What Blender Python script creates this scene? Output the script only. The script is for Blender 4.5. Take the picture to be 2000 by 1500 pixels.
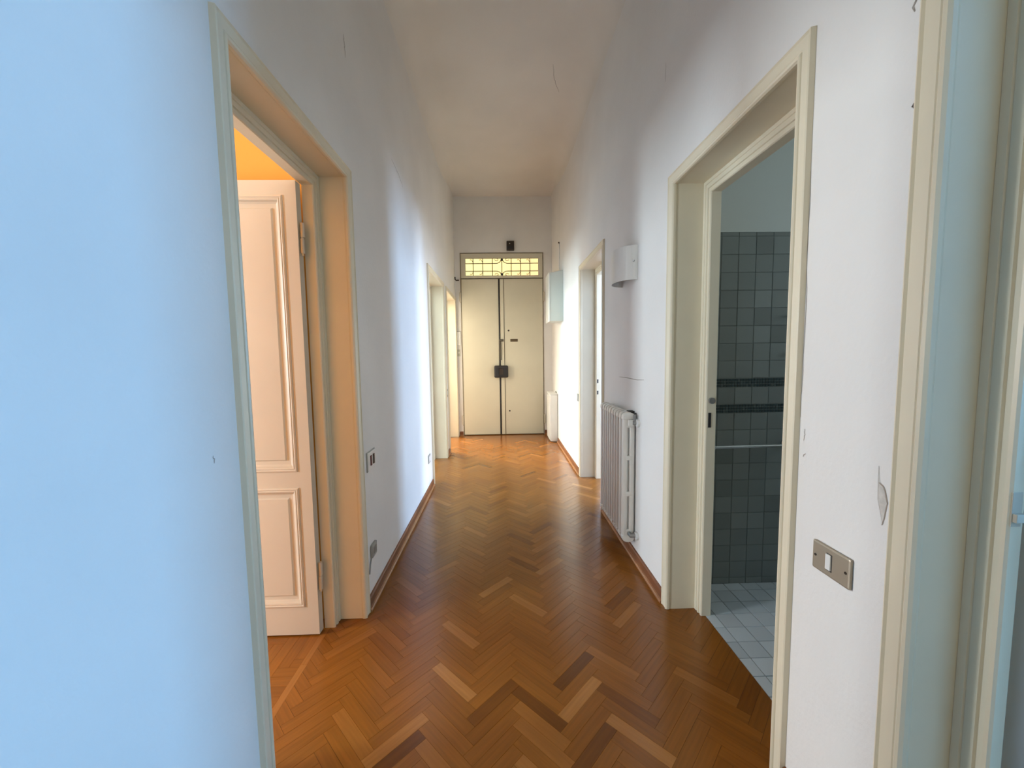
import bpy, bmesh, math, random
from mathutils import Vector, Matrix
random.seed(7)
S = bpy.context.scene
COL = S.collection
for o in list(bpy.data.objects): bpy.data.objects.remove(o, do_unlink=True)

# ------------------------------------------------------------------ camera
cam = bpy.data.objects.new('camera', bpy.data.cameras.new('camera'))
COL.objects.link(cam)
cam.data.sensor_width = 36.0
cam.data.lens = 36.0 * 760.0 / 2000.0
cam.data.clip_start = 0.02
YAW, PITCH, ROLL = .0284, -.0769, -.01407
cy, sy, cp, sp = math.cos(YAW), math.sin(YAW), math.cos(PITCH), math.sin(PITCH)
fw = Vector((sy*cp, cy*cp, sp)); r0 = Vector((cy, -sy, 0)); u0 = r0.cross(fw)
rt = math.cos(ROLL)*r0 + math.sin(ROLL)*u0
up = -math.sin(ROLL)*r0 + math.cos(ROLL)*u0
M = Matrix((rt, up, -fw)).transposed().to_4x4()
CAM = Vector((0, 0, 1.40)); M.translation = CAM
cam.matrix_world = M
S.camera = cam

# ------------------------------------------------------------------ world, exposure, daylight at the windows, added fill
S.view_settings.view_transform = 'Standard'
S.view_settings.look = 'None'
S.view_settings.gamma = 1.0
S.view_settings.use_curve_mapping = False
S.view_settings.exposure = 0.15
w = bpy.data.worlds.new('world'); S.world = w; w.use_nodes = True
w.node_tree.nodes['Background'].inputs[0].default_value = (.55, .75, 1, 1)
w.node_tree.nodes['Background'].inputs[1].default_value = 0.3

def area_light(name, loc, aim, sx, sz, watts, col):
    l = bpy.data.lights.new(name, 'AREA'); l.shape = 'RECTANGLE'
    l.size = sx; l.size_y = sz; l.energy = watts; l.color = col
    o = bpy.data.objects.new(name, l); COL.objects.link(o)
    o.location = loc
    o.rotation_euler = (Vector(aim) - Vector(loc)).to_track_quat('-Z', 'Y').to_euler()
    return o
# window daylight and added fill lights, one standing in each wall opening
area_light('daylight_yellow_room', (-5.02, .42, 1.75), (0, .42, 1.75), .6, 1.7, 195, (0.74, 0.9, 1))
area_light('added_fill_yellow_room', (-5.02, 2.35, 1.75), (0, 2.35, 1.75), .8, 1.7, 178, (0.93, 0.99, 1))  # invented second window, added to brighten the near right wall
area_light('daylight_second_left_room', (-5.02, 3.95, 1.7), (0, 3.95, 1.7), .6, 1.7, 220, (0.62, 0.89, 1))
area_light('added_fill_second_left_room', (-5.02, 4.85, 1.75), (0, 4.85, 1.75), .6, 1.7, 80, (1, 0.95, 0.86))  # added fill from a made-up window, lifts the right wall further along
area_light('daylight_third_left_room', (-2.32, 6.95, 2.7), (0, 6.3, .6), .9, 1.3, 270, (1, 0.94, 0.76))
area_light('daylight_far_right_room', (5.02, 4.75, 1.7), (0, 4.75, 1.7), .7, 1.7, 245, (0.37, 0.62, 1))
area_light('added_fill_far_right_room', (5.02, 3.0, 1.75), (0, 3.0, 1.75), .7, 1.7, 190, (0.7, 0.82, 1))  # no such window known; extra light added for the far left wall
area_light('daylight_near_right_room', (5.02, -.15, 1.7), (0, -.15, 1.7), 1.1, 1.9, 228, (0.19, 0.54, 1.0))
area_light('added_fill_bathroom', (3.12, 1.5, 2.0), (0, 1.5, 2.0), .5, .7, 6.2, (0.87, 0.97, 1))  # weak light added to raise the dark bathroom, its window is made up
area_light('added_fill_corridor_end', (0.25, -3.22, 1.9), (0.25, 0, 1.9), 1.0, 1.6, 14, (1, 0.92, 0.66))  # unseen fill put behind the camera in an invented opening

# ------------------------------------------------------------------ materials
def nodes(m): return m.node_tree.nodes, m.node_tree.links
def mat(name, col, rough=.6, metal=0., spec=.5, var=0., vscale=6., bump=0., bscale=120., emit=None, estr=0.):
    m = bpy.data.materials.new(name); m.use_nodes = True
    N, L = nodes(m); b = N['Principled BSDF']
    b.inputs['Base Color'].default_value = (*col, 1)
    b.inputs['Roughness'].default_value = rough
    b.inputs['Metallic'].default_value = metal
    b.inputs['Specular IOR Level'].default_value = spec
    if var or bump:
        tc = N.new('ShaderNodeTexCoord')
    if var:
        n = N.new('ShaderNodeTexNoise'); n.inputs['Scale'].default_value = vscale; n.inputs['Detail'].default_value = 5
        L.new(tc.outputs['Object'], n.inputs['Vector'])
        r = N.new('ShaderNodeValToRGB')
        r.color_ramp.elements[0].position = .3; r.color_ramp.elements[1].position = .7
        r.color_ramp.elements[0].color = (*[c*(1-var) for c in col], 1)
        r.color_ramp.elements[1].color = (*[min(1, c*(1+var*.6)) for c in col], 1)
        L.new(n.outputs['Fac'], r.inputs['Fac']); L.new(r.outputs['Color'], b.inputs['Base Color'])
    if bump:
        n2 = N.new('ShaderNodeTexNoise'); n2.inputs['Scale'].default_value = bscale; n2.inputs['Detail'].default_value = 3
        L.new(tc.outputs['Object'], n2.inputs['Vector'])
        bp = N.new('ShaderNodeBump'); bp.inputs['Strength'].default_value = bump; bp.inputs['Distance'].default_value = .004
        L.new(n2.outputs['Fac'], bp.inputs['Height']); L.new(bp.outputs['Normal'], b.inputs['Normal'])
    if emit:
        b.inputs['Emission Color'].default_value = (*emit, 1); b.inputs['Emission Strength'].default_value = estr
    return m
PAINT = mat('wall_paint', (.86, .835, .805), .9, spec=.2, var=.05, vscale=1.6, bump=.25, bscale=70)
CEILM = mat('ceiling_paint', (.85, .81, .755), .95, spec=.1, var=.06, vscale=1.2, bump=.2, bscale=50)
YELLOW = mat('yellow_paint', (.72, .36, .075), .9, spec=.2, var=.05, vscale=1.5, bump=.2)
BLUEW = mat('white_room_paint', (.89, .88, .87), .9, spec=.2)
TRIM = mat('cream_enamel', (.81, .73, .56), .33, spec=.45, var=.05, vscale=3, bump=.06, bscale=25)
LEAFM = mat('cream_leaf_enamel', (.67, .61, .50), .38, spec=.45, var=.03, vscale=3, bump=.05, bscale=20)
ENTR = mat('ivory_door_enamel', (.68, .63, .49), .45, spec=.4, var=.04, vscale=2)
GAP = mat('dark_gap', (.035, .022, .012), .8)
SKIRT = mat('skirting_wood', (.23, .085, .035), .35, spec=.45, var=.3, vscale=9)
BEAD = mat('skirting_bead_wood', (.38, .17, .075), .35, spec=.45, var=.2, vscale=9)
BLACK = mat('black_iron', (.03, .028, .03), .45, spec=.4)
DKBROWN = mat('dark_brown_plastic', (.035, .022, .015), .4)
IRON = mat('grille_iron', (.13, .10, .055), .6)
CHROME = mat('chrome', (.75, .75, .76), .12, metal=1.)
STEEL = mat('dull_steel', (.34, .34, .33), .4, metal=.8)
WHITEP = mat('white_plastic', (.80, .79, .76), .35)
WHITEM = mat('white_metal_enamel', (.82, .81, .78), .3, spec=.5, var=.03)
GREYP = mat('grey_plastic', (.36, .35, .32), .45)
TAUPE = mat('taupe_switch_plate', (.40, .345, .265), .38, metal=.35, spec=.5)
REDP = mat('maroon_rocker', (.12, .03, .03), .4)
RADM = mat('radiator_enamel', (.80, .78, .73), .35, spec=.5, var=.03)
CRACK = mat('crack_line', (.36, .32, .28), .95)  # even dark tone of the plaster cracks
CHIPM = mat('bare_plaster', (.66, .62, .57), .95, var=.15, vscale=60)
CHIPE = mat('chip_edge_shade', (.36, .30, .25), .95)  # dark rim colour imitates recess shade on the flat chip
GLASSY = mat('lit_transom_glass', (.8, .7, .4), .4, emit=(1.0, .82, .36), estr=.95)
BTILE = mat('bath_tile_glaze', (.30, .325, .31), .3, spec=.45)
BMOS = mat('mosaic_glaze', (.035, .06, .065), .25)
BMOS2 = mat('paler_mosaic_glaze', (.08, .105, .105), .25)
BGROUT = mat('bath_grout', (.185, .207, .198), .9)
BPAINT = mat('bath_paint', (.66, .70, .67), .9, spec=.2)

def tone_input(N, L):
    a = N.new('ShaderNodeAttribute'); a.attribute_type = 'OBJECT'; a.attribute_name = 'tone'
    g = N.new('ShaderNodeAttribute'); g.attribute_type = 'GEOMETRY'; g.attribute_name = 'tonef'
    s = N.new('ShaderNodeMath'); s.operation = 'ADD'
    L.new(a.outputs['Fac'], s.inputs[0]); L.new(g.outputs['Fac'], s.inputs[1])
    return s
def wood(name):
    m = bpy.data.materials.new(name); m.use_nodes = True
    N, L = nodes(m); b = N['Principled BSDF']
    s = tone_input(N, L)
    rp = N.new('ShaderNodeValToRGB'); e = rp.color_ramp.elements
    e[0].position = 0; e[0].color = (.10, .030, .0035, 1)
    e[1].position = 1; e[1].color = (.48, .215, .060, 1)
    for p, c in ((.25, (.19, .062, .007, 1)), (.5, (.275, .096, .012, 1)), (.75, (.34, .132, .026, 1))):
        k = e.new(p); k.color = c
    L.new(s.outputs[0], rp.inputs['Fac'])
    uv = N.new('ShaderNodeUVMap'); uv.uv_map = 'grain'
    off = N.new('ShaderNodeVectorMath'); off.operation = 'ADD'
    sc = N.new('ShaderNodeMath'); sc.operation = 'MULTIPLY'; sc.inputs[1].default_value = 37.0
    L.new(s.outputs[0], sc.inputs[0])
    cb = N.new('ShaderNodeCombineXYZ'); L.new(sc.outputs[0], cb.inputs['Z'])
    mp = N.new('ShaderNodeMapping'); mp.inputs['Scale'].default_value = (5, 95, 1)
    L.new(uv.outputs['UV'], mp.inputs['Vector']); L.new(mp.outputs[0], off.inputs[0]); L.new(cb.outputs[0], off.inputs[1])
    n = N.new('ShaderNodeTexNoise'); n.inputs['Scale'].default_value = 1.0; n.inputs['Detail'].default_value = 4
    L.new(off.outputs[0], n.inputs['Vector'])
    mr = N.new('ShaderNodeMapRange'); mr.inputs['From Min'].default_value = .3; mr.inputs['From Max'].default_value = .7
    mr.inputs['To Min'].default_value = .87; mr.inputs['To Max'].default_value = 1.09
    L.new(n.outputs['Fac'], mr.inputs['Value'])
    mx = N.new('ShaderNodeVectorMath'); mx.operation = 'SCALE'
    L.new(rp.outputs['Color'], mx.inputs[0]); L.new(mr.outputs[0], mx.inputs['Scale'])
    L.new(mx.outputs[0], b.inputs['Base Color'])
    b.inputs['Roughness'].default_value = .20
    b.inputs['Specular IOR Level'].default_value = .48
    tc = N.new('ShaderNodeTexCoord')
    wv = N.new('ShaderNodeTexNoise'); wv.inputs['Scale'].default_value = 9; wv.inputs['Detail'].default_value = 2
    geo = N.new('ShaderNodeNewGeometry'); L.new(geo.outputs['Position'], wv.inputs['Vector'])
    bp = N.new('ShaderNodeBump'); bp.inputs['Strength'].default_value = .10; bp.inputs['Distance'].default_value = .003
    L.new(wv.outputs['Fac'], bp.inputs['Height']); L.new(bp.outputs['Normal'], b.inputs['Normal'])
    return m
WOOD = wood('oak_parquet')
def tonemat(name, col, rough):
    m = mat(name, col, rough); N, L = nodes(m); s = tone_input(N, L)
    mr = N.new('ShaderNodeMapRange'); mr.inputs['To Min'].default_value = .80; mr.inputs['To Max'].default_value = 1.2
    L.new(s.outputs[0], mr.inputs['Value'])
    v = N.new('ShaderNodeVectorMath'); v.operation = 'SCALE'; v.inputs[0].default_value = col
    L.new(mr.outputs[0], v.inputs['Scale']); L.new(v.outputs[0], N['Principled BSDF'].inputs['Base Color'])
    return m
BTILET = tonemat('bath_wall_tile', (.22, .245, .235), .33)
BFLOORT = tonemat('bath_floor_tile', (.52, .57, .60), .4)

# ------------------------------------------------------------------ mesh helpers
class MB:
    def __init__(s): s.v = []; s.f = []; s.mi = []
    def box(s, a, b, mi=0):
        x0, x1 = sorted((a[0], b[0])); y0, y1 = sorted((a[1], b[1])); z0, z1 = sorted((a[2], b[2]))
        n = len(s.v)
        s.v += [(x0,y0,z0),(x1,y0,z0),(x1,y1,z0),(x0,y1,z0),(x0,y0,z1),(x1,y0,z1),(x1,y1,z1),(x0,y1,z1)]
        for f in ((0,3,2,1),(4,5,6,7),(0,1,5,4),(1,2,6,5),(2,3,7,6),(3,0,4,7)):
            s.f.append(tuple(n+i for i in f)); s.mi.append(mi)
        return s
    def quad(s, *p, mi=0):
        n = len(s.v); s.v += list(p); s.f.append(tuple(range(n, n+len(p)))); s.mi.append(mi); return s
    def tube(s, pts, r, n=8, mi=0, cap=True):
        P = [Vector(p) for p in pts]; base = len(s.v); k = len(P)
        ref = None
        for i, p in enumerate(P):
            t = (P[min(i+1, k-1)] - P[max(i-1, 0)]).normalized()
            if ref is None:
                ref = Vector((0, 0, 1)) if abs(t.z) < .9 else Vector((1, 0, 0))
            a = (ref - t*ref.dot(t)).normalized(); ref = a; b = t.cross(a)
            for j in range(n):
                th = 2*math.pi*j/n
                s.v.append(tuple(p + r*(math.cos(th)*a + math.sin(th)*b)))
        for i in range(k-1):
            for j in range(n):
                s.f.append((base+i*n+j, base+i*n+(j+1) % n, base+(i+1)*n+(j+1) % n, base+(i+1)*n+j)); s.mi.append(mi)
        if cap:
            s.f.append(tuple(base+j for j in reversed(range(n)))); s.mi.append(mi)
            s.f.append(tuple(base+(k-1)*n+j for j in range(n))); s.mi.append(mi)
        return s
    def prism(s, poly, axis, a, b, mi=0):
        """poly: 2-D points; axis 'x','y','z' extruded from a to b"""
        def P(p, t):
            return {'x': (t, p[0], p[1]), 'y': (p[0], t, p[1]), 'z': (p[0], p[1], t)}[axis]
        n = len(s.v); k = len(poly)
        s.v += [P(p, a) for p in poly] + [P(p, b) for p in poly]
        s.f.append(tuple(range(n, n+k))); s.f.append(tuple(reversed(range(n+k, n+2*k)))); s.mi += [mi, mi]
        for i in range(k):
            j = (i+1) % k; s.f.append((n+i, n+k+i, n+k+j, n+j)); s.mi.append(mi)
        return s
    def build(s, name, mats, parent=None, bevel=0., smooth=False, seg=2):
        me = bpy.data.meshes.new(name); me.from_pydata(s.v, [], s.f)
        ms = mats if isinstance(mats, (list, tuple)) else [mats]
        for m in ms: me.materials.append(m)
        for p, i in zip(me.polygons, s.mi): p.material_index = i
        bm = bmesh.new(); bm.from_mesh(me); bmesh.ops.recalc_face_normals(bm, faces=bm.faces[:])
        if bevel:
            bmesh.ops.bevel(bm, geom=[e for e in bm.edges if e.is_manifold and e.calc_face_angle(0) > .5], offset=bevel, segments=seg, affect='EDGES', profile=.6)
        if smooth:
            for f in bm.faces: f.smooth = True
            for e in bm.edges:
                if e.is_manifold and e.calc_face_angle(0) > .7: e.smooth = False
        bm.to_mesh(me); bm.free()
        o = bpy.data.objects.new(name, me); COL.objects.link(o)
        if parent: o.parent = parent
        return o
def empty(name, loc=(0, 0, 0)):
    o = bpy.data.objects.new(name, None); COL.objects.link(o); o.location = loc; o.empty_display_size = .1
    return o
def struct(o, label=None):
    o['kind'] = 'structure'
    if label: o['label'] = label
    return o
def tag(o, label, cat, group=None):
    o['label'] = label; o['category'] = cat
    if group: o['group'] = group
    return o
def child(o, p):
    """parent while keeping the mesh where it stands"""
    o.parent = p; o.matrix_parent_inverse = Matrix.Translation(-p.location); return o

XL, XR, D, T, H = -.75, .89, 6.70, .18, 4.02
YF = -3.2
# doorway openings (inner clear edges of the jamb, before stops): y0, y1, top
DL = [(1.165, 2.003, 2.278), (4.18, 5.22, 2.298), (5.545, 6.605, 2.30)]
DR = [(-.12, .782, 2.36), (1.175, 1.998, 2.242), (3.372, 4.285, 2.300)]

# ------------------------------------------------------------------ walls, ceiling
def long_wall(name, xa, xb, openings, ya, yb, label):
    m = MB(); y = ya
    for (a, b, t) in sorted(openings):
        m.box((xa, y, 0), (xb, a-.02, H)); m.box((xa, a-.02, t+.02), (xb, b+.02, H)); y = b+.02
    m.box((xa, y, 0), (xb, yb, H))
    return struct(m.build(name, PAINT), label)
WL = long_wall('wall_left', XL, XL-T, DL, YF, D+.2, 'white plastered left corridor wall with three doorways')
WR = long_wall('wall_right', XR, XR+T, DR, YF, D+.2, 'white plastered right corridor wall with three doorways')
EX0, EX1, EZ1 = -.66, .75, 3.105
m = MB()
m.box((XL, D, 0), (EX0, D+.2, H)); m.box((EX1, D, 0), (XR, D+.2, H)); m.box((EX0, D, EZ1), (EX1, D+.2, H))
WB = struct(m.build('wall_back', PAINT), 'end wall around the ivory entrance door')
m = MB()
m.box((XL-T, YF, 0), (-.3, YF-.15, H)); m.box((.8, YF, 0), (XR+T, YF-.15, H)); m.box((-.3, YF, 0), (.8, YF-.15, 1.05)); m.box((-.3, YF, 2.75), (.8, YF-.15, H))  # opening made up to hold the added fill light
struct(m.build('wall_front', PAINT), 'corridor end wall behind the viewpoint')
# ceiling: flat, with side coves that die out towards the end wall
def smooth(t): t = max(0., min(1., t)); return t*t*(3-2*t)
m = MB(); rows = []
NY, NC = 30, 7
for i in range(NY+1):
    y = YF + (D+.05-YF)*i/NY
    c = .23*smooth((D-y)/1.6) + .004
    sec = []
    for k in range(NC+1):
        th = math.pi/2*k/NC
        sec.append((XL + c*.9*(1-math.cos(th)), y, H - c + c*math.sin(th)))
    sec2 = [(XR - (p[0]-XL), y, p[2]) for p in reversed(sec)]
    row = []
    for p in sec + sec2: row.append(len(m.v)); m.v.append(p)
    rows.append(row)
for i in range(NY):
    for k in range(len(rows[0])-1):
        m.f.append((rows[i][k], rows[i+1][k], rows[i+1][k+1], rows[i][k+1])); m.mi.append(0)
m.box((XL-T, YF-.15, H+.002), (XR+T, D+.2, H+.12))
CE = struct(m.build('ceiling', CEILM, smooth=True), 'tall plaster ceiling with coved sides')
for p in CE.data.polygons: pass

# rooms off the corridor (shells open on the corridor side; each has its window opening, second openings made up for fill)
def shell(name, xi, xo, y0, y1, h, matl, win, label):
    """xi: corridor side, xo: outer wall; win: list of (ya,yb,za,zb) openings in the outer wall"""
    s = 1 if xo > xi else -1; m = MB(); t = .1
    m.box((xi, y0, 0), (xo, y0-t, h)); m.box((xi, y1, 0), (xo, y1+t, h))
    m.box((xi, y0-t, h), (xo+s*t, y1+t, h+t))
    if win:
        y = y0-t
        for a, b, za, zb in win:
            m.box((xo, y, 0), (xo+s*t, a, h)); m.box((xo, a, 0), (xo+s*t, b, za)); m.box((xo, a, zb), (xo+s*t, b, h)); y = b
        m.box((xo, y, 0), (xo+s*t, y1+t, h))
    else:
        m.box((xo, y0-t, 0), (xo+s*t, y1+t, h))
    return struct(m.build(name, matl), label)
shell('wall_yellow_room', XL-T, -4.95, -1.6, 3.0, 3.95, YELLOW, [(.1, .74, .85, 2.65), (1.93, 2.77, .85, 2.65)], 'yellow painted room behind the near left doorway')
struct(MB().box((XL-T, 2.012, 0), (-1.80, 2.11, 3.95)).build('wall_added_wing', YELLOW), 'yellow wing wall added behind the open panelled door to darken the gap')  # put in so the gap beside the leaf falls into shade
shell('wall_second_left_room', XL-T, -4.95, 3.2, 5.28, 3.95, BLUEW, [(3.6, 4.3, .8, 2.6), (4.5, 5.2, .85, 2.65)], 'white room behind the second left doorway')
shell('wall_third_left_room', XL-T, -2.42, 5.48, 9.0, 3.95, BLUEW, [(6.3, 7.6, 1.9, 3.5)], 'white room behind the third left doorway')
shell('wall_far_right_room', XR+T, 4.95, 2.45, 7.25, 3.95, BLUEW, [(2.6, 3.4, .85, 2.65), (4.35, 5.15, .8, 2.6)], 'white room behind the far right doorway')
shell('wall_near_right_room', XR+T, 4.95, -3.0, .70, 3.95, BLUEW, [(-.72, .42, .7, 2.7)], 'room behind the near right doorway')
BY, BX1 = 2.21, 3.1
m = MB()
m.box((XR+T, BY, 2.067), (BX1, BY+.1, 2.95)); m.box((XR+T, .95, 0), (BX1, .85, 2.95)); m.box((BX1, .85, 0), (BX1+.1, 1.22, 2.95)); m.box((BX1, 1.78, 0), (BX1+.1, BY+.1, 2.95)); m.box((BX1, 1.22, 0), (BX1+.1, 1.78, 1.6)); m.box((BX1, 1.22, 2.4), (BX1+.1, 1.78, 2.95)); m.box((XR+T, .85, 2.95), (BX1+.1, BY+.1, 3.05))  # outer wall opening invented for the added bathroom light
struct(m.build('wall_bathroom', BPAINT), 'grey painted upper bathroom wall above the tiles')
BWT = MB().box((XR+T, BY+.0022, 0), (BX1, BY+.1, 2.067)).build('wall_bathroom_tiled', BGROUT)
struct(BWT, 'grey square wall tiles in the bathroom with two mosaic bands')
# ------------------------------------------------------------------ parquet
FL = MB().box((-5.1, YF-.2, -.12), (1.065, 9.2, -.0035)).box((1.065, 2.35, -.12), (5.1, 9.2, -.0035)).box((1.065, YF-.2, -.12), (5.1, .85, -.0035)).build('floor', mat('parquet_base', (.16, .06, .015), .5))
struct(FL, 'varnished brown herringbone parquet floor')
def clip(poly, x0, x1, y0, y1):
    def cut(P, f, inter):
        out = []
        for i in range(len(P)):
            a, b = P[i-1], P[i]; fa, fb = f(a), f(b)
            if (fa >= 0) != (fb >= 0):
                t = fa/(fa-fb); out.append((a[0]+t*(b[0]-a[0]), a[1]+t*(b[1]-a[1])))
            if fb >= 0: out.append(b)
        return out
    for f in (lambda p: p[0]-x0, lambda p: x1-p[0], lambda p: p[1]-y0, lambda p: y1-p[1]):
        if len(poly) < 3: return []
        poly = cut(poly, f, None)
    return poly
def area(P): return abs(sum(P[i-1][0]*P[i][1]-P[i][0]*P[i-1][1] for i in range(len(P))))/2
def project(x, y, z=0.):
    d = Vector((x, y, z)) - CAM
    zc = d.dot(fw)
    if zc < .05: return None
    return (1000 + 760*d.dot(rt)/zc, 750 - 760*d.dot(up)/zc)
SL, SW, GP = .25, .05, .0004
rng = random.Random(11)
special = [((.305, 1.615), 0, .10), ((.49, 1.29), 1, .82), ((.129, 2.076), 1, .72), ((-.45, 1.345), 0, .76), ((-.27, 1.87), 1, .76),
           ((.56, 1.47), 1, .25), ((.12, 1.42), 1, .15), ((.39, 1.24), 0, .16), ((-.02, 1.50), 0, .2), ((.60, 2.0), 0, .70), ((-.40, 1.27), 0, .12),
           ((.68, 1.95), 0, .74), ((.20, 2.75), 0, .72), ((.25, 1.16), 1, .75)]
pieces = []   # (polys, centre, angle, tone)
def herring(x0, x1, y0, y1, ang, ox, oy, rough_tone=None):
    ca, sa = math.cos(ang), math.sin(ang)
    R_ = max(abs(v) for v in (x0-ox, x1-ox, y0-oy, y1-oy))*1.5 + 1
    nj = int(R_/(SL*1.41)) + 2; nk = int(R_/(SW*1.41)) + 4
    for j in range(-nj, nj+1):
        for k in range(-nk, nk+1):
            bx, by = k*SW + j*SL, k*SW - j*SL
            for typ, (a, b, c, d) in enumerate(((bx, by, bx+SL, by+SW), (bx, by+SW, bx+SW, by+SW+SL))):
                cx, cy_ = (a+c)/2, (b+d)/2
                X, Y = ox + ca*cx - sa*cy_, oy + sa*cx + ca*cy_
                if not (x0-.2 < X < x1+.2 and y0-.2 < Y < y1+.2): continue
                g = GP
                P = [(ox+ca*u-sa*v, oy+sa*u+ca*v) for u, v in ((a+g, b+g), (c-g, b+g), (c-g, d-g), (a+g, d-g))]
                Q = clip(P, x0, x1, y0, y1)
                if len(Q) < 3 or area(Q) < 2e-5: continue
                r = rng.random()
                t = .45 + .11*(rng.random()-.5)
                if r < .015: t = .76 + .1*rng.random()
                elif r < .06: t = .60 + .07*rng.random()
                elif r < .09: t = .24 + .08*rng.random()
                elif r < .20: t = .35 + .04*rng.random()
                pieces.append([Q, (X, Y), ang + (0 if typ == 0 else math.pi/2), t, typ, len(Q) == 4 and abs(area(Q)-area(P)) < 1e-9])
A45 = math.radians(45)
# phase: the dark strip in the middle of the corridor has its centre at (.305, 1.615)
c0 = ((SL/2 - SW/2)/math.sqrt(2), (SL/2 + SW/2)/math.sqrt(2))
OX, OY = .305 - c0[0], 1.615 - c0[1]
herring(-.905, 1.065, YF, D+.02, A45, OX, OY)
ncor = len(pieces)
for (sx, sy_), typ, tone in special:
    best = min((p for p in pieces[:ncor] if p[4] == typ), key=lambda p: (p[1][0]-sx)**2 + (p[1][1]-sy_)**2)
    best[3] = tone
herring(1.065, 2.1, 2.45, 7.25, A45, OX, OY)
herring(1.065, 2.1, -3.0, .70, A45, OX, OY)
herring(-2.3, -.935, -1.6, 3.0, 0, -1.03, 1.635)
herring(-2.3, -.935, 5.48, 9.0, 0, -1.03, 1.635)
herring(-2.3, -.935, 3.2, 5.28, 0, -1.03, 1.635)
y = -1.6
while y < 8:   # border strips along the left thresholds
    P = [(-.9345, y+.0004), (-.9055, y+.0004), (-.9055, y+.2996), (-.9345, y+.2996)]
    pieces.append([P, (-.92, y+.15), math.pi/2, .5+.3*rng.random(), 0, False]); y += .3
def visible_area(p):
    q = [project(*v) for v in p[0]]
    if any(v is None for v in q): return 0
    X, Y = p[1]
    if Y > 6.7 or (X < -.93 and not (1.2 < Y < 1.95 and X > -1.25)) or X > 1.065: return 0
    if X < -.76 and not any(a < Y < b for a, b, _ in DL): return 0
    if X > .89 and not any(a < Y < b for a, b, _ in DR): return 0
    q = clip(q, 0, 2000, 0, 1500)
    return area(q) if len(q) >= 3 else 0
order = sorted(range(len(pieces)), key=lambda i: -visible_area(pieces[i]))
single = set(i for i in order[:298] if visible_area(pieces[i]) > 0)
def strip_mesh(name, Q, ctr, ang, base=False):
    ca, sa = math.cos(-ang), math.sin(-ang)
    loc = [((x-ctr[0])*ca - (y-ctr[1])*sa, (x-ctr[0])*sa + (y-ctr[1])*ca) for x, y in Q]
    if area(loc) and sum(loc[i-1][0]*loc[i][1]-loc[i][0]*loc[i-1][1] for i in range(len(loc))) < 0: loc.reverse()
    return loc
def add_uv(me, uvs):
    l = me.uv_layers.new(name='grain')
    for lo in me.loops: l.data[lo.index].uv = uvs[lo.vertex_index]
def prism_data(loc, z1, z0):
    k = len(loc); v = [(x, y, z1) for x, y in loc] + [(x, y, z0) for x, y in loc]
    f = [tuple(range(k))] + [(i, i+k, (i+1) % k + k, (i+1) % k) for i in range(k)]
    return v, f
full = None
sv, sf, suv, st = [], [], [], []
for i, (Q, ctr, ang, tone, typ, whole) in enumerate(pieces):
    loc = strip_mesh('s', Q, ctr, ang)
    dz = -.0004*rng.random()
    if i in single:
        if whole and full: me = full
        else:
            v, f = prism_data(loc, 0, -.004)
            me = bpy.data.meshes.new('parquet_strip'); me.from_pydata(v, [], f)
            add_uv(me, [(a[0]+3, a[1]+3) for a in v]); me.materials.append(WOOD)
            if whole: full = me
        o = bpy.data.objects.new('parquet_strip', me); COL.objects.link(o); o.parent = FL
        o.location = (ctr[0], ctr[1], dz); o.rotation_euler = (0, 0, ang); o['tone'] = float(tone)
    else:
        v, f = prism_data(loc, 0, -.004); n = len(sv); ca, sa = math.cos(ang), math.sin(ang)
        sv += [(ctr[0]+a*ca-b*sa, ctr[1]+a*sa+b*ca, c+dz) for a, b, c in v]
        sf += [tuple(n+q for q in g) for g in f]
        suv += [(a[0]+3, a[1]+3) for a in v]; st += [tone]*len(v)
me = bpy.data.meshes.new('parquet_field'); me.from_pydata(sv, [], sf); add_uv(me, suv); me.materials.append(WOOD)
at = me.attributes.new('tonef', 'FLOAT', 'POINT'); at.data.foreach_set('value', st)
o = bpy.data.objects.new('parquet_field', me); COL.objects.link(o); o.parent = FL; o['kind'] = 'stuff'

# ------------------------------------------------------------------ bathroom tiles
FB = MB().box((1.065, .85, -.12), (BX1, BY+.1, -.003)).build('floor_bathroom', BGROUT)
struct(FB, 'pale blue grey square floor tiles in the bathroom')
tile_me = {}
def tile(parent, name, c, sx, sy, axis, matl, gap=.0011, th=.006):
    key = (name, round(sx, 4), round(sy, 4), axis)
    if key not in tile_me:
        a, b = sx/2-gap, sy/2-gap; e = .0012; mm = MB()
        if axis == 'z': P = lambda u, v, d: (u, v, d-th)
        else: P = lambda u, v, d: (u, th-d, v)
        n = [P(-a, -b, 0), P(a, -b, 0), P(a, b, 0), P(-a, b, 0), P(-a+e, -b+e, th), P(a-e, -b+e, th), P(a-e, b-e, th), P(-a+e, b-e, th)]
        mm.v = n; mm.f = [(4, 5, 6, 7), (0, 1, 5, 4), (1, 2, 6, 5), (2, 3, 7, 6), (3, 0, 4, 7), (0, 3, 2, 1)]; mm.mi = [0]*6
        o = mm.build(name, matl); tile_me[key] = o.data
    else:
        o = bpy.data.objects.new(name, tile_me[key]); COL.objects.link(o)
    o.parent = parent; o.location = c
    o['tone'] = min(1., max(0., rng.gauss(.5, .2)))
    return o
ys = [.95]; yy = 1.044
while yy < 2.2: ys.append(yy); yy += .1
ys.append(2.215)
xs = [1.065, 1.12] + [1.12+.1*i for i in range(1, 11)]
for i in range(len(xs)-1):
    for j in range(len(ys)-1):
        if ys[j+1]-ys[j] < .01: continue
        tile(FB, 'floor_tile', ((xs[i]+xs[i+1])/2, (ys[j]+ys[j+1])/2, rng.uniform(-.0006, .0004)), xs[i+1]-xs[i], ys[j+1]-ys[j], 'z', BFLOORT)
zs = [0, .04] + [.04+.1*i for i in range(1, 11)]
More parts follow.
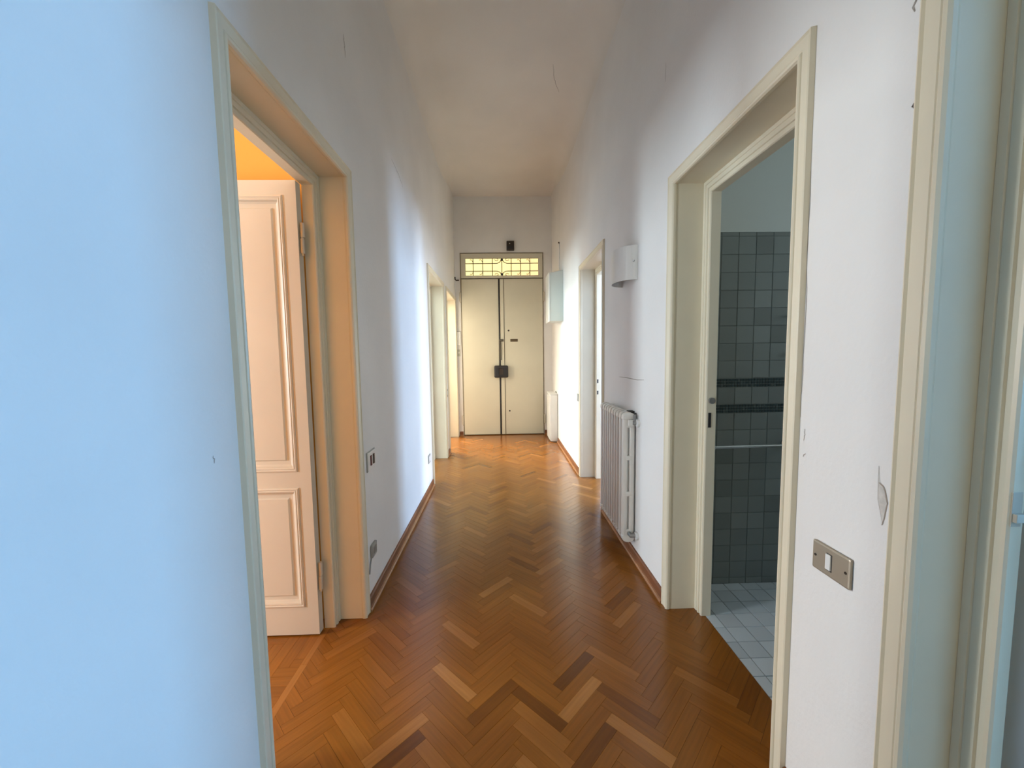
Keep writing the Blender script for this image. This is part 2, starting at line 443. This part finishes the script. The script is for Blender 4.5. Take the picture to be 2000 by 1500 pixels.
rowsz = [(zs[i], zs[i+1]) for i in range(len(zs)-1)] + [(1.090, 1.190)] + [(1.243+.1*i, 1.243+.1*(i+1)) for i in range(8)] + [(2.043, 2.067)]
xw = [1.055+.1*i for i in range(11)]
for a, b in zip(xw, xw[1:]):
    for z0, z1 in rowsz:
        o = tile(BWT, 'wall_tile', ((a+b)/2, BY+rng.uniform(-.0012, .0006), (z0+z1)/2), b-a, z1-z0, 'y', BTILET)
        o.rotation_euler = (rng.uniform(-.008, .008), 0, rng.uniform(-.008, .008))
for z0 in (1.040, 1.191):
    mm = MB(); st = .0165
    for r in range(3):
        x = 1.055
        while x < 2.05:
            mm.box((x+.0021, BY-.001, z0+r*st+.0021), (x+st-.0021, BY+.006, z0+(r+1)*st-.0021), 1 if rng.random() < .2 else 0)
            x += st
    o = mm.build('mosaic_band', [BMOS, BMOS2], BWT); o['kind'] = 'stuff'

# ------------------------------------------------------------------ doorways
def sweep(prof, y0, y1, zt, side, name, matl, parent, smooth_=False):
    x0 = abs(XL) if side < 0 else XR
    m = MB(); k = len(prof)
    for (u, d) in prof:
        x = side*(x0+d)
        m.v += [(x, y0-u, 0.001), (x, y0-u, zt+u), (x, y1+u, zt+u), (x, y1+u, 0.001)]
    for i in range(k):
        j = (i+1) % k
        for s_ in range(3):
            m.f.append((i*4+s_, i*4+s_+1, j*4+s_+1, j*4+s_)); m.mi.append(0)
    m.f.append(tuple(i*4 for i in range(k))); m.f.append(tuple(i*4+3 for i in reversed(range(k)))); m.mi += [0, 0]
    o = m.build(name, matl); child(o, parent)
    return o
CASE = [(0, .012), (-.004, .004), (-.004, -.006), (0, -.013), (.006, -.015), (.010, -.012), (.0125, -.008), (.015, -.011), (.042, -.013), (.046, -.018), (.050, -.016), (.052, .0), (.02, .0), (.02, .012)]
def doorway(n, side, op, ds, label, sw=.065, sd=.055):
    y0, y1, zt = op
    e = empty('door_%d' % n, (side*(abs(XL) if side < 0 else XR), (y0+y1)/2, 0)); struct(e, label)
    sweep(CASE, y0, y1, zt, side, 'casing', TRIM, e)
    sweep([(0, .012), (0, T), (.019, T), (.019, .012)], y0, y1, zt, side, 'jamb', TRIM, e)
    sweep([(-.0005, ds), (-.016, ds), (-.018, ds+.004), (-.026, ds+.004), (-.028, ds), (-.040, ds), (-.042, ds+.006), (-.052, ds+.006), (-.054, ds+.002), (-sw+.003, ds+.003), (-sw, ds+.008), (-sw, ds+sd), (-.0005, ds+sd)],
          y0, y1, zt, side, 'door_stop', TRIM, e)
    return e
D1 = doorway(1, -1, DL[0], .125, 'cream doorway at near left with its panelled door open')
D2 = doorway(2, 1, DR[1], .146, 'cream bathroom doorway at near right')
D3 = doorway(3, 1, DR[2], .15, 'narrow cream doorway beyond the radiator')
D4 = doorway(4, -1, DL[1], .15, 'second cream doorway on the left wall')
D5 = doorway(5, -1, DL[2], .15, 'third left doorway beside the entrance door')
D7 = doorway(7, 1, DR[0], .107, 'cream door frame nearest the viewpoint at the right edge', sw=.064, sd=.032)

def panel_rings(m, rect, yf, rings):
    """rect (x0,x1,z0,z1) in a plane facing -y at yf; rings [(inset, depth)] from the edge inwards; depth>0 goes into the leaf"""
    x0, x1, z0, z1 = rect; prev = None
    for ins, d in rings:
        b = len(m.v)
        m.v += [(x0+ins, yf+d, z0+ins), (x1-ins, yf+d, z0+ins), (x1-ins, yf+d, z1-ins), (x0+ins, yf+d, z1-ins)]
        if prev is not None:
            for i in range(4):
                j = (i+1) % 4; m.f.append((prev+i, prev+j, b+j, b+i)); m.mi.append(0)
        prev = b
    m.f.append((prev, prev+1, prev+2, prev+3)); m.mi.append(0)
# the open panelled leaf of door 1 stands square to the corridor
LX0, LX1, LY, LT, LZ = -1.735, -.932, 1.885, .042, 2.212
PX0, PX1 = -1.668, -.998
m = MB()
for a, b in ((LX0, PX0), (PX1, LX1)): m.box((a, LY, .008), (b, LY+LT, LZ))
for a, b in ((.008, .157), (.760, .846), (2.142, LZ)): m.box((PX0, LY, a), (PX1, LY+LT, b))
leaf = child(m.build('leaf', LEAFM), D1)
for z0, z1 in ((.157, .760), (.846, 2.142)):
    m = MB()
    R_ = [(-.004, .0), (-.002, -.004), (.004, -.006), (.009, -.003), (.013, -.005), (.019, -.003), (.024, .006), (.032, .011), (.050, .012), (.056, .005), (.060, .005)]
    panel_rings(m, (PX0, PX1, z0, z1), LY, R_)
    m.quad((PX0, LY+LT-.012, z0), (PX1, LY+LT-.012, z0), (PX1, LY+LT-.012, z1), (PX0, LY+LT-.012, z1))
    m.build('panel', LEAFM, leaf)
for z in (1.955, .305):
    m = MB()
    m.tube([(-.921, LY+.016, z-.07), (-.921, LY+.016, z-.004)], .009, 10)
    m.tube([(-.918, LY+.016, z+.004), (-.918, LY+.016, z+.07)], .009, 10)
    m.tube([(-.921, LY+.016, z-.004), (-.918, LY+.016, z+.004)], .006, 8)
    m.tube([(-.921, LY+.016, z-.082), (-.921, LY+.016, z-.07)], .005, 8)
    child(m.build('hinge', LEAFM, smooth=True), D1)
# strike holes in the stops
m = MB().box((1.052, 1.9335, 1.012), (1.066, 1.931, 1.088)); child(m.build('strike_hole', BLACK), D2)
m = MB().tube([(1.066, 1.933, 1.15), (1.066, 1.921, 1.15)], .016, 14); child(m.build('latch_bolt', STEEL, smooth=True), D2)
for z in (1.09, .965):
    m = MB().box((1.052, 4.2205, z-.02), (1.066, 4.2175, z+.02)); child(m.build('strike_hole', BLACK), D3)
m = MB().box((1.003, .7185, 1.045), (1.024, .7165, 1.115)); m.box((1.005, .7165, 1.055), (1.027, .7095, 1.072)); child(m.build('strike_plate', mat('painted_strike_plate', (.55, .51, .42), .4), bevel=.001), D7)

# ------------------------------------------------------------------ entrance door
E6 = struct(empty('door_6', (.045, D, 0)), 'tall ivory double entrance door under a grilled yellow transom')
YD = D - .012     # leaf face
def part(mb, name, matl, parent=E6, **k): return child(mb.build(name, matl, **k), parent)
part(MB().box((EX0+.002, D+.09, .001), (EX1-.002, D+.10, EZ1)), 'backing', GAP)
m = MB()
m.box((EX0+.001, D-.004, .001), (EX0+.013, D+.09, EZ1-.001)); m.box((EX1-.013, D-.004, .001), (EX1-.001, D+.09, EZ1-.001)); m.box((EX0+.013, D-.004, EZ1-.013), (EX1-.013, D+.09, EZ1-.001))
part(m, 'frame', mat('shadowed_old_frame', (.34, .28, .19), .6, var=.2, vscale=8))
part(MB().box((EX0+.018, YD, .012), (-.022, YD+.05, 2.668)), 'leaf', ENTR, bevel=.004)
part(MB().box((.004, YD+.001, .012), (EX1-.018, YD+.05, 2.668)), 'leaf', ENTR, bevel=.004)
part(MB().box((.010, YD-.010, .014), (.066, YD+.004, 2.664)), 'cover_strip', ENTR, bevel=.003)
part(MB().box((.066, YD-.0012, .014), (.075, YD+.002, 2.664)), 'strip_groove', mat('old_groove', (.10, .07, .035), .8))
m = MB().tube([(-.010, YD-.003, .02), (-.010, YD-.003, 2.66)], .0075, 8)
part(m, 'bolt_rod', BLACK, smooth=True)
part(MB().box((-.112, YD-.085, 1.000), (.128, YD, 1.208)), 'lock_case', BLACK, bevel=.03, seg=3)
part(MB().box((-.03, YD-.090, 1.05), (.05, YD-.084, 1.16)), 'lock_cover', DKBROWN, bevel=.01)
m = MB().box((-.015, YD-.022, 1.30), (.018, YD-.006, 1.63)); m.box((-.018, YD-.034, 1.615), (.055, YD-.008, 1.655))
part(m, 'bolt_handle', mat('bolt_iron', (.09, .075, .05), .5), bevel=.004)
part(MB().box((.172, YD-.006, 1.61), (.300, YD+.002, 1.658)), 'letter_plate', mat('bronze_plate', (.14, .10, .055), .4, metal=.6), bevel=.003)
for z in (1.80, .42):
    part(MB().tube([(.145, YD-.008, z), (.145, YD+.002, z)], .016 if z > 1 else .014, 12), 'peephole' if z > 1 else 'keyhole_cap', DKBROWN)
for x in (EX0-.004, EX1+.004):
    for z in (2.37, .27):
        m = MB(); m.tube([(x, D-.018, z-.075), (x, D-.018, z+.075)], .013, 10); m.tube([(x, D-.018, z-.095), (x, D-.018, z+.095)], .006, 8)
        m.box((x-.010, D-.016, z-.03), (x+.010, D, z+.03))
        part(m, 'hinge', LEAFM, smooth=True)
# transom
TZ0, TZ1, TX0, TX1 = 2.682, 3.086, EX0+.018, EX1-.018
GX0, GX1, GZ0, GZ1 = -.563, .660, 2.722, 3.008
m = MB()
m.box((TX0, YD, TZ0), (GX0, YD+.05, TZ1)); m.box((GX1, YD, TZ0), (TX1, YD+.05, TZ1)); m.box((GX0, YD, TZ0), (GX1, YD+.05, GZ0)); m.box((GX0, YD, GZ1), (GX1, YD+.05, TZ1))
part(m, 'transom_frame', ENTR)
gm = GLASSY; N, L = nodes(gm)
tc = N.new('ShaderNodeTexCoord'); sp_ = N.new('ShaderNodeSeparateXYZ'); L.new(tc.outputs['Generated'], sp_.inputs[0])
rp = N.new('ShaderNodeValToRGB'); rp.color_ramp.elements[0].color = (1.0, .90, .40, 1); rp.color_ramp.elements[1].color = (1.0, .74, .34, 1)
L.new(sp_.outputs['X'], rp.inputs['Fac']); L.new(rp.outputs['Color'], N['Principled BSDF'].inputs['Emission Color'])
part(MB().box((GX0-.005, YD+.022, GZ0-.005), (GX1+.005, YD+.028, GZ1+.005)), 'transom_glass', GLASSY)
gy = YD + .010
m = MB(); m.box((GX0, gy-.004, GZ0), (GX1, gy+.004, GZ0+.004)); m.box((GX0, gy-.004, GZ1-.004), (GX1, gy+.004, GZ1))
gr = part(m, 'grille', IRON)
def sub(mb, name): 
    o = mb.build(name, IRON, smooth=True); o.parent = gr; return o
gr.matrix_parent_inverse = Matrix.Identity(4); gr.parent = E6; gr.matrix_parent_inverse = Matrix.Translation(-E6.location)
GC = .047
for x in (-.435, -.275, -.112, .205, .362, .520):
    sub(MB().tube([(x, gy, GZ0), (x, gy, GZ1)], .0062, 6), 'grille_bar')
sub(MB().tube([(GC, gy, GZ0+.02), (GC, gy, GZ1-.02)], .0062, 6), 'grille_bar')
for sgn in (-1, 1):
    for zz, zc_ in ((2.925, GZ1-.022), (2.798, GZ0+.022)):
        ex = GX0 if sgn < 0 else GX1
        pts = [(ex, gy, zz), (GC+sgn*.10, gy, zz)]
        dz = zc_ - zz
        for t in (.25, .5, .75, 1.):
            pts.append((GC + sgn*(.10 - .085*math.sin(t*math.pi/2)), gy, zz + dz*(1-math.cos(t*math.pi/2))))
        sub(MB().tube(pts, .0062, 6), 'grille_bar')
        # scroll beside the rosette
        sc = [(GC+sgn*(.088+.030*math.cos(a)*(1-.05*a)), gy, zc_ - (1 if dz > 0 else -1)*(-.004+.022*math.sin(a)*(1-.05*a))) for a in [i*.5 for i in range(0, 10)]]
        sub(MB().tube(sc, .0045, 6), 'scroll')
for x in (-.435, -.275, .362, .520):
    for sz, zz in ((1, GZ1-.004), (-1, GZ0+.004)):
        pts = [(x-.006, gy, zz-sz*.055), (x-.02, gy, zz-sz*.025), (x-.045, gy, zz-sz*.010), (x-.055, gy, zz-sz*.022), (x-.046, gy, zz-sz*.030)]
        sub(MB().tube(pts, .0042, 6), 'scroll')
for zz in (GZ1-.024, GZ0+.022):
    m = MB()
    for k in range(6):
        a = k*math.pi/3; m.tube([(GC, gy-.006, zz), (GC+.020*math.cos(a), gy-.008, zz+.020*math.sin(a))], .009, 6)
    o = m.build('rosette', BLACK, smooth=True); o.parent = gr

# ------------------------------------------------------------------ baseboards
def skirt(name, runs, axis, plane, side):
    """runs of (a,b) along axis on a wall plane; side = direction into the corridor"""
    m = MB()
    for a, b in runs:
        P = [(0, .0), (side*.012, .0), (side*.012, .060), (side*.008, .070), (0, .072)]
        Q = [(side*.012, 0), (side*.024, 0), (side*.0235, .008), (side*.019, .014), (side*.012, .017)]
        for poly, mi in ((P, 0), (Q, 1)):
            if axis == 'y':
                m.prism([(plane+p[0], p[1]) for p in poly], 'y', a, b, mi)
            else:
                m.prism([(plane+p[0], p[1]) for p in poly], 'x', a, b, mi)
    return struct(m.build(name, [SKIRT, BEAD]), 'reddish brown wooden baseboard')
cw = .053
skirt('baseboard_left', [(YF, DL[0][0]-cw), (DL[0][1]+cw, DL[1][0]-cw), (DL[1][1]+cw, DL[2][0]-cw)], 'y', XL, 1)
skirt('baseboard_right', [(YF, DR[0][0]-cw), (DR[0][1]+cw, DR[1][0]-cw), (DR[1][1]+cw, DR[2][0]-cw), (DR[2][1]+cw, 6.04), (6.47, D)], 'y', XR, -1)
skirt('baseboard_back', [(XL+.025, EX0-.004), (EX1+.004, XR-.025)], 'x', D, -1)
skirt('baseboard_far_right_room', [(XR+T+.02, 3.5)], 'x', 7.25, -1)

# ------------------------------------------------------------------ radiator
RY0, RY1, RX0, RX1, RZ0, RZ1 = 2.50, 3.10, .797, .882, .125, 1.005
rad = tag(empty('radiator', (.84, 2.8, RZ0)), 'white column radiator mounted low on the wall beyond the bathroom doorway', 'radiator')
def section_mesh(p):
    m = MB(); w2 = .0225
    def col(xa, xb):
        # column of rounded plan
        cx, rx = (xa+xb)/2, (xb-xa)/2
        pl = [(cx+rx*math.cos(a)*(1 if abs(math.cos(a)) > .2 else 1), w2*.80*math.sin(a)) for a in [2*math.pi*i/12 for i in range(12)]]
        m.prism(pl, 'z', .03, RZ1-RZ0-.03)
    col(RX0, RX0+.040); col(RX1-.038, RX1)
    # web between the columns with three slots
    zz = [.0, .055, .315, .345, .560, .590, RZ1-RZ0-.065, RZ1-RZ0]
    for a, b in ((.04, .085), (.315, .345), (.560, .590), (RZ1-RZ0-.10, RZ1-RZ0-.04)):
        m.box((RX0+.025, -w2*.8, a), (RX1-.022, w2*.8, b))
    # heads, rounded
    for zc_, s_ in ((RZ1-RZ0-.045, 1), (.045, -1)):
        pl = []
        for i in range(9):
            a = math.pi*i/8; pl.append((RX0+(RX1-RX0)/2 + (RX1-RX0)/2*math.cos(a), zc_ + s_*.045*math.sin(a)**.6))
        m.prism(pl, 'y', -w2, w2)
    o = m.build('section', RADM, p, bevel=.003, smooth=True); return o
sec0 = None
for i in range(10):
    yy = RY0 + .030 + i*.060
    if sec0 is None: o = sec0 = section_mesh(rad)
    else:
        o = sec0.copy(); COL.objects.link(o); o.parent = rad
    o.location = (-.84, yy-2.8, 0)
for z in (RZ0+.06, RZ1-.065):
    child(MB().tube([(.84, RY0+.02, z), (.84, RY1-.02, z)], .016, 10).build('header_pipe', RADM, smooth=True), rad)
m = MB(); m.box((.828, RY0-.012, RZ1-.085), (.868, RY0+.008, RZ1-.045)); child(m.build('end_plug', RADM, bevel=.005), rad)
m = MB(); m.tube([(.855, RY0-.012, RZ1-.065), (.889, RY0-.012, RZ1-.065)], .014, 10); m.tube([(.868, RY0-.012, RZ1-.065), (.868, RY0-.012, RZ1-.01)], .009, 8)
child(m.build('valve', STEEL, smooth=True), rad)
m = MB(); m.tube([(.874, RY0-.03, RZ1-.065), (.889, RY0-.03, RZ1-.065)], .026, 14); child(m.build('pipe_collar', WHITEP, smooth=True), rad)
m = MB(); m.tube([(.845, RY0+.01, RZ0+.06), (.845, RY0-.018, RZ0+.06), (.889, RY0-.018, RZ0+.06)], .015, 10)
child(m.build('valve', STEEL, smooth=True), rad)
m = MB(); m.tube([(.874, RY0-.03, RZ0+.06), (.889, RY0-.03, RZ0+.06)], .026, 14); child(m.build('pipe_collar', WHITEP, smooth=True), rad)
m = MB(); m.box((.85, RY0+.05, RZ1-.03), (.889, RY0+.10, RZ1+.004)); m.box((.872, RY0+.01, RZ1-.04), (.889, RY0+.03, RZ1-.004)); child(m.build('bracket', BLACK, bevel=.003), rad)

# ------------------------------------------------------------------ wall sconce
sc = tag(empty('wall_lamp', (XR, 2.68, 1.87)), 'white half round wall lamp shade high above the radiator', 'wall lamp')
m = MB(); n = 24; z0, z1 = 1.868, 2.085
out, inn = [], []
for i in range(n+1):
    t = math.pi*i/n
    out.append((XR-.115*math.sin(t)-.001, 2.68-.162*math.cos(t))); inn.append((XR-.112*math.sin(t)-.001, 2.68-.158*math.cos(t)))
for i in range(n):
    a, b, c, d = out[i], out[i+1], inn[i], inn[i+1]
    m.quad((*a, z0), (*b, z0), (*b, z1), (*a, z1)); m.quad((*c, z0), (*d, z0), (*d, z1), (*c, z1))
    m.quad((*a, z0), (*b, z0), (*d, z0), (*c, z0)); m.quad((*a, z1), (*b, z1), (*d, z1), (*c, z1))
child(m.build('lamp_shade', WHITEM, smooth=True), sc)
m = MB().box((XR-.012, 2.62, 1.93), (XR, 2.74, 2.03)); m.tube([(XR-.012, 2.68, 1.98), (XR-.05, 2.68, 1.98)], .02, 10); child(m.build('lamp_holder', WHITEP), sc)
m = MB().tube([(XR-.026, 2.5235, 1.985), (XR-.0335, 2.5155, 1.985)], .006, 10); child(m.build('screw', STEEL), sc)

# ------------------------------------------------------------------ wall cabinet, floor cabinet by the entrance
cb = tag(empty('wall_cabinet', (.795, 5.7, 1.85)), 'white narrow cabinet hung on the wall beside the entrance door', 'cabinet')
m = MB().prism([(.702, 1.853), (XR, 1.853), (XR, 2.56), (.702, 2.52)], 'y', 5.50, 5.90); child(m.build('body', mat('cabinet_grey_white', (.66, .68, .63), .4), bevel=.004), cb)
m = MB().box((.690, 5.495, 1.848), (.703, 5.905, 2.53)); child(m.build('door', WHITEM, bevel=.003), cb)
m = MB().tube([(.885, 5.80, 2.56), (.885, 5.80, 3.02)], .006, 8); child(m.build('supply_cable', WHITEP, smooth=True), cb)
m = MB().tube([(.885, 5.80, 3.0), (.872, 5.80, 3.02)], .009, 8); child(m.build('cable_clip', DKBROWN), cb)
fc = tag(empty('slim_cabinet', (.83, 6.25, 0)), 'slim white cabinet standing on the parquet beside the entrance door', 'cabinet')
m = MB().box((.772, 6.05, .012), (XR-.002, 6.46, .752)); child(m.build('body', WHITEM, bevel=.012, seg=3), fc)
m = MB().box((.760, 6.065, .03), (.773, 6.445, .735)); child(m.build('door', WHITEM, bevel=.004), fc)
m = MB().box((.766, 6.045, .752), (XR-.002, 6.465, .768)); child(m.build('top', WHITEM, bevel=.006), fc)
m = MB().box((.80, 6.06, 0), (XR-.02, 6.45, .0125)); child(m.build('plinth', GREYP), fc)
m = MB().tube([(.882, 6.30, .768), (.882, 6.22, .79), (.882, 6.12, .775)], .007, 8); tag(m.build('cable', GREYP, smooth=True), 'short grey cable lying on top of the slim white cabinet', 'cable')

# ------------------------------------------------------------------ small wall fittings
def on_left(y0, y1, z0, z1, d=.009): return ((XL, y0, z0), (XL+d, y1, z1))
def on_right(y0, y1, z0, z1, d=.009): return ((XR, y0, z0), (XR-d, y1, z1))
t = tag(empty('light_switch', (XR, .985, .82)), 'taupe metal switch plate with one white rocker near the bathroom doorway', 'switch')
child(MB().box(*on_right(.926, 1.046, .783, .865, .009)).build('plate', TAUPE, bevel=.005, seg=2), t)
child(MB().box(*on_right(.980, .9985, .800, .848, .0094)).build('rocker_recess', BLACK), t)
child(MB().box(*on_right(.982, .9985, .803, .846, .013)).build('rocker', WHITEP, bevel=.002), t)
for y in (.938, 1.034): child(MB().tube([(XR-.008, y, .824), (XR-.0105, y, .824)], .0035, 10).build('screw', DKBROWN), t)
t = tag(empty('double_switch', (XL, 2.20, .81)), 'double switch plate with two dark rockers beside the open panelled door', 'switch')
child(MB().box(*on_left(2.135, 2.260, .760, .862, .010)).build('plate', WHITEP, bevel=.002), t)
child(MB().box(*on_left(2.13, 2.265, .756, .866, .005)).build('plate_rim', GREYP, bevel=.001), t)
for y, mt in ((2.178, REDP), (2.222, DKBROWN)): child(MB().box(*on_left(y-.010, y+.010, .785, .842, .015)).build('rocker', mt, bevel=.002), t)
t = tag(empty('wall_socket', (XL, 2.17, .30)), 'grey rounded socket above the left baseboard beside the open panelled door', 'socket')
child(MB().box(*on_left(2.13, 2.212, .262, .335, .014)).build('plate', GREYP, bevel=.012, seg=3), t)
child(MB().box(*on_left(2.150, 2.192, .280, .318, .017)).build('socket_face', mat('socket_face_grey', (.25, .24, .22), .5), bevel=.004), t)
child(MB().tube([(XL+.004, 2.14, .264), (XL+.004, 2.115, .235), (XL+.004, 2.098, .19)], .004, 8).build('cord', GREYP, smooth=True), t)
t = tag(empty('wall_socket', (XL, 3.95, .35)), 'small pale socket low on the bluish lit left wall before the second doorway', 'socket')
child(MB().box(*on_left(3.89, 3.99, .30, .385, .008)).build('plate', GREYP, bevel=.003), t)
child(MB().box(*on_left(3.905, 3.975, .315, .37, .011)).build('socket_face', WHITEP, bevel=.003), t)
t = tag(empty('light_switch', (XL, 5.37, .88)), 'small grey switch between the second and third left doorways', 'switch')
child(MB().box(*on_left(5.33, 5.41, .82, .93, .010)).build('plate', GREYP, bevel=.003), t)
child(MB().box(*on_left(5.355, 5.385, .85, .90, .015)).build('rocker', WHITEP, bevel=.002), t)
t = tag(empty('light_switch', (XR, 4.46, .89)), 'small grey switch on the right wall between far doorway and wall cabinet', 'switch')
child(MB().box(*on_right(4.43, 4.50, .845, .935, .009)).build('plate', GREYP, bevel=.003), t)
child(MB().box(*on_right(4.455, 4.48, .87, .91, .013)).build('rocker', WHITEP, bevel=.002), t)
# back wall
t = tag(empty('intercom', (-.705, D, 1.67)), 'white intercom handset box left of the entrance door', 'intercom')
child(MB().box((-.745, D, 1.56), (-.672, D-.03, 1.79)).build('body', WHITEP, bevel=.006), t)
child(MB().box((-.738, D-.030, 1.58), (-.708, D-.048, 1.775)).build('handset', WHITEP, bevel=.006), t)
child(MB().box((-.748, D-.001, 1.785), (-.669, D-.026, 1.795)).build('top_edge', GREYP), t)
t = tag(empty('keypad_plate', (-.705, D, 1.43)), 'small pale square plate below the intercom', 'plate')
child(MB().box((-.738, D, 1.375), (-.685, D-.010, 1.49)).build('plate', mat('pale_green_plastic', (.55, .56, .47), .5), bevel=.003), t)
child(MB().tube([(-.712, D-.009, 1.435), (-.712, D-.013, 1.435)], .017, 14).build('button', WHITEP), t)
t = tag(empty('door_chime', (.193, D, 3.20)), 'dark brown chime box on the wall above the transom', 'chime')
child(MB().box((.130, D, 3.128), (.258, D-.06, 3.282)).build('body', DKBROWN, bevel=.010), t)
child(MB().tube([(.182, D-.059, 3.235), (.182, D-.064, 3.235)], .009, 10).build('indicator', WHITEP), t)
child(MB().box((.150, D-.059, 3.15), (.240, D-.063, 3.20)).build('grille_slots', BLACK), t)
o = MB().box((.775, D, 2.86), (.880, D-.006, 3.09)).build('cover_plate', PAINT, bevel=.002); tag(o, 'blank painted cover plate right of the transom', 'plate')
m = MB().tube([(-.74, D-.05, 2.70), (-.74, D-.04, 2.66), (-.725, D-.03, 2.645), (-.68, D-.012, 2.65)], .010, 8)
o = m.build('wall_hook', DKBROWN, smooth=True); tag(o, 'small dark hook in the corner left of the entrance door', 'hook')
# bathroom towel bar and hooks
t = tag(empty('towel_bar', (1.42, BY, .855)), 'chrome towel bar on the bathroom tiles', 'towel bar')
child(MB().tube([(1.205, BY-.06, .853), (1.66, BY-.06, .856)], .0095, 12).build('bar', CHROME, smooth=True), t)
for x in (1.205, 1.66):
    child(MB().tube([(x, BY, .854), (x, BY-.068, .854)], .013, 12).tube([(x, BY, .854), (x, BY-.010, .854)], .024, 16).build('bracket', CHROME, smooth=True), t)
for z, lb in ((1.60, 'upper dark hook on the bathroom tiles'), (1.385, 'lower dark hook on the bathroom tiles')):
    m = MB().tube([(1.665, BY-.002, z), (1.665, BY-.025, z-.004), (1.665, BY-.032, z+.012)], .006, 8); tag(m.build('hook', BLACK, smooth=True), lb, 'hook')

# ------------------------------------------------------------------ cracks and chips in the plaster
def crack(wall, plane, pts, wd=.003):
    m = MB()
    P = [Vector(p) for p in pts]
    ex = []
    for i in range(len(P)-1):      # jitter extra points along the line
        for k in range(4):
            q = P[i].lerp(P[i+1], k/4); j = wd*1.2
            ex.append(q + (Vector((0, rng.uniform(-j, j), rng.uniform(-j, j))) if plane != 'z' else Vector((rng.uniform(-j, j), rng.uniform(-j, j), 0))) if k else q)
    ex.append(P[-1])
    nrm = {'l': Vector((1, 0, 0)), 'r': Vector((-1, 0, 0)), 'z': Vector((0, 0, -1))}[plane]
    prev = None; n = len(ex)
    for i, p in enumerate(ex):
        tdir = (ex[min(i+1, n-1)] - ex[max(i-1, 0)]).normalized(); s_ = tdir.cross(nrm)
        w_ = wd*.5*(.35 + .65*math.sin(math.pi*(i+.3)/(n-.4)))
        a, b = p + s_*w_ + nrm*.0008, p - s_*w_ + nrm*.0008
        if prev: m.quad(prev[0], a, b, prev[1])
        prev = (a, b)
    o = m.build('plaster_crack', CRACK); o.parent = wall; return o
crack(WL, 'l', [(XL, 2.075, 2.99), (XL, 2.081, 2.938), (XL, 2.081, 2.883)], .005)
crack(WL, 'l', [(XL, 2.889, 2.788), (XL, 3.079, 2.769), (XL, 3.213, 2.726)], .004)
crack(WL, 'l', [(XL, 1.015, 1.148), (XL, 1.017, 1.127)], .003)
crack(WR, 'r', [(XR, 2.132, 2.908), (XR, 2.134, 2.813)], .003)
crack(WR, 'r', [(XR, 2.891, 1.218), (XR, 2.39, 1.228)], .005)
crack(WR, 'r', [(XR, 1.106, 1.168), (XR, 1.101, 1.153), (XR, 1.106, 1.134)], .002)
crack(WR, 'r', [(XR, 1.105, 1.085), (XR, 1.096, 1.097)], .003)
crack(WR, 'r', [(XR, .859, 2.15), (XR, .857, 2.112)], .005)
crack(WR, 'r', [(XR, .848, 1.915), (XR, .838, 1.921)], .008)
crack(WR, 'r', [(XR, 1.122, 1.907), (XR, 1.1225, 1.70), (XR, 1.119, 1.45), (XR, 1.121, 1.20)], .002)
crack(CE, 'z', [(.519, 3.732, H-.001), (.551, 3.896, H-.001), (.585, 4.001, H-.001), (.632, 4.113, H-.001)], .004)
chip = [(.876, 1.124), (.8755, 1.088), (.874, 1.045), (.865, 1.011), (.859, .988), (.855, 1.004), (.851, 1.035), (.849, 1.044), (.852, 1.053), (.856, 1.07), (.861, 1.08), (.8715, 1.086)]
o = MB().prism(chip, 'x', XR-.0006, XR-.0002).build('plaster_chip', CHIPM, WR)
m = MB()
for a, b in zip(chip[4:], chip[5:]):
    m.quad((XR-.001, a[0], a[1]), (XR-.001, b[0], b[1]), (XR-.001, b[0]+.0028, b[1]-.002), (XR-.001, a[0]+.0028, a[1]-.002))
for a, b in zip(chip[:4], chip[1:5]):
    m.quad((XR-.001, a[0], a[1]), (XR-.001, b[0], b[1]), (XR-.001, b[0]-.0005, b[1]), (XR-.001, a[0]-.0005, a[1]))
m.build('chip_edge_shade', CHIPE, WR)
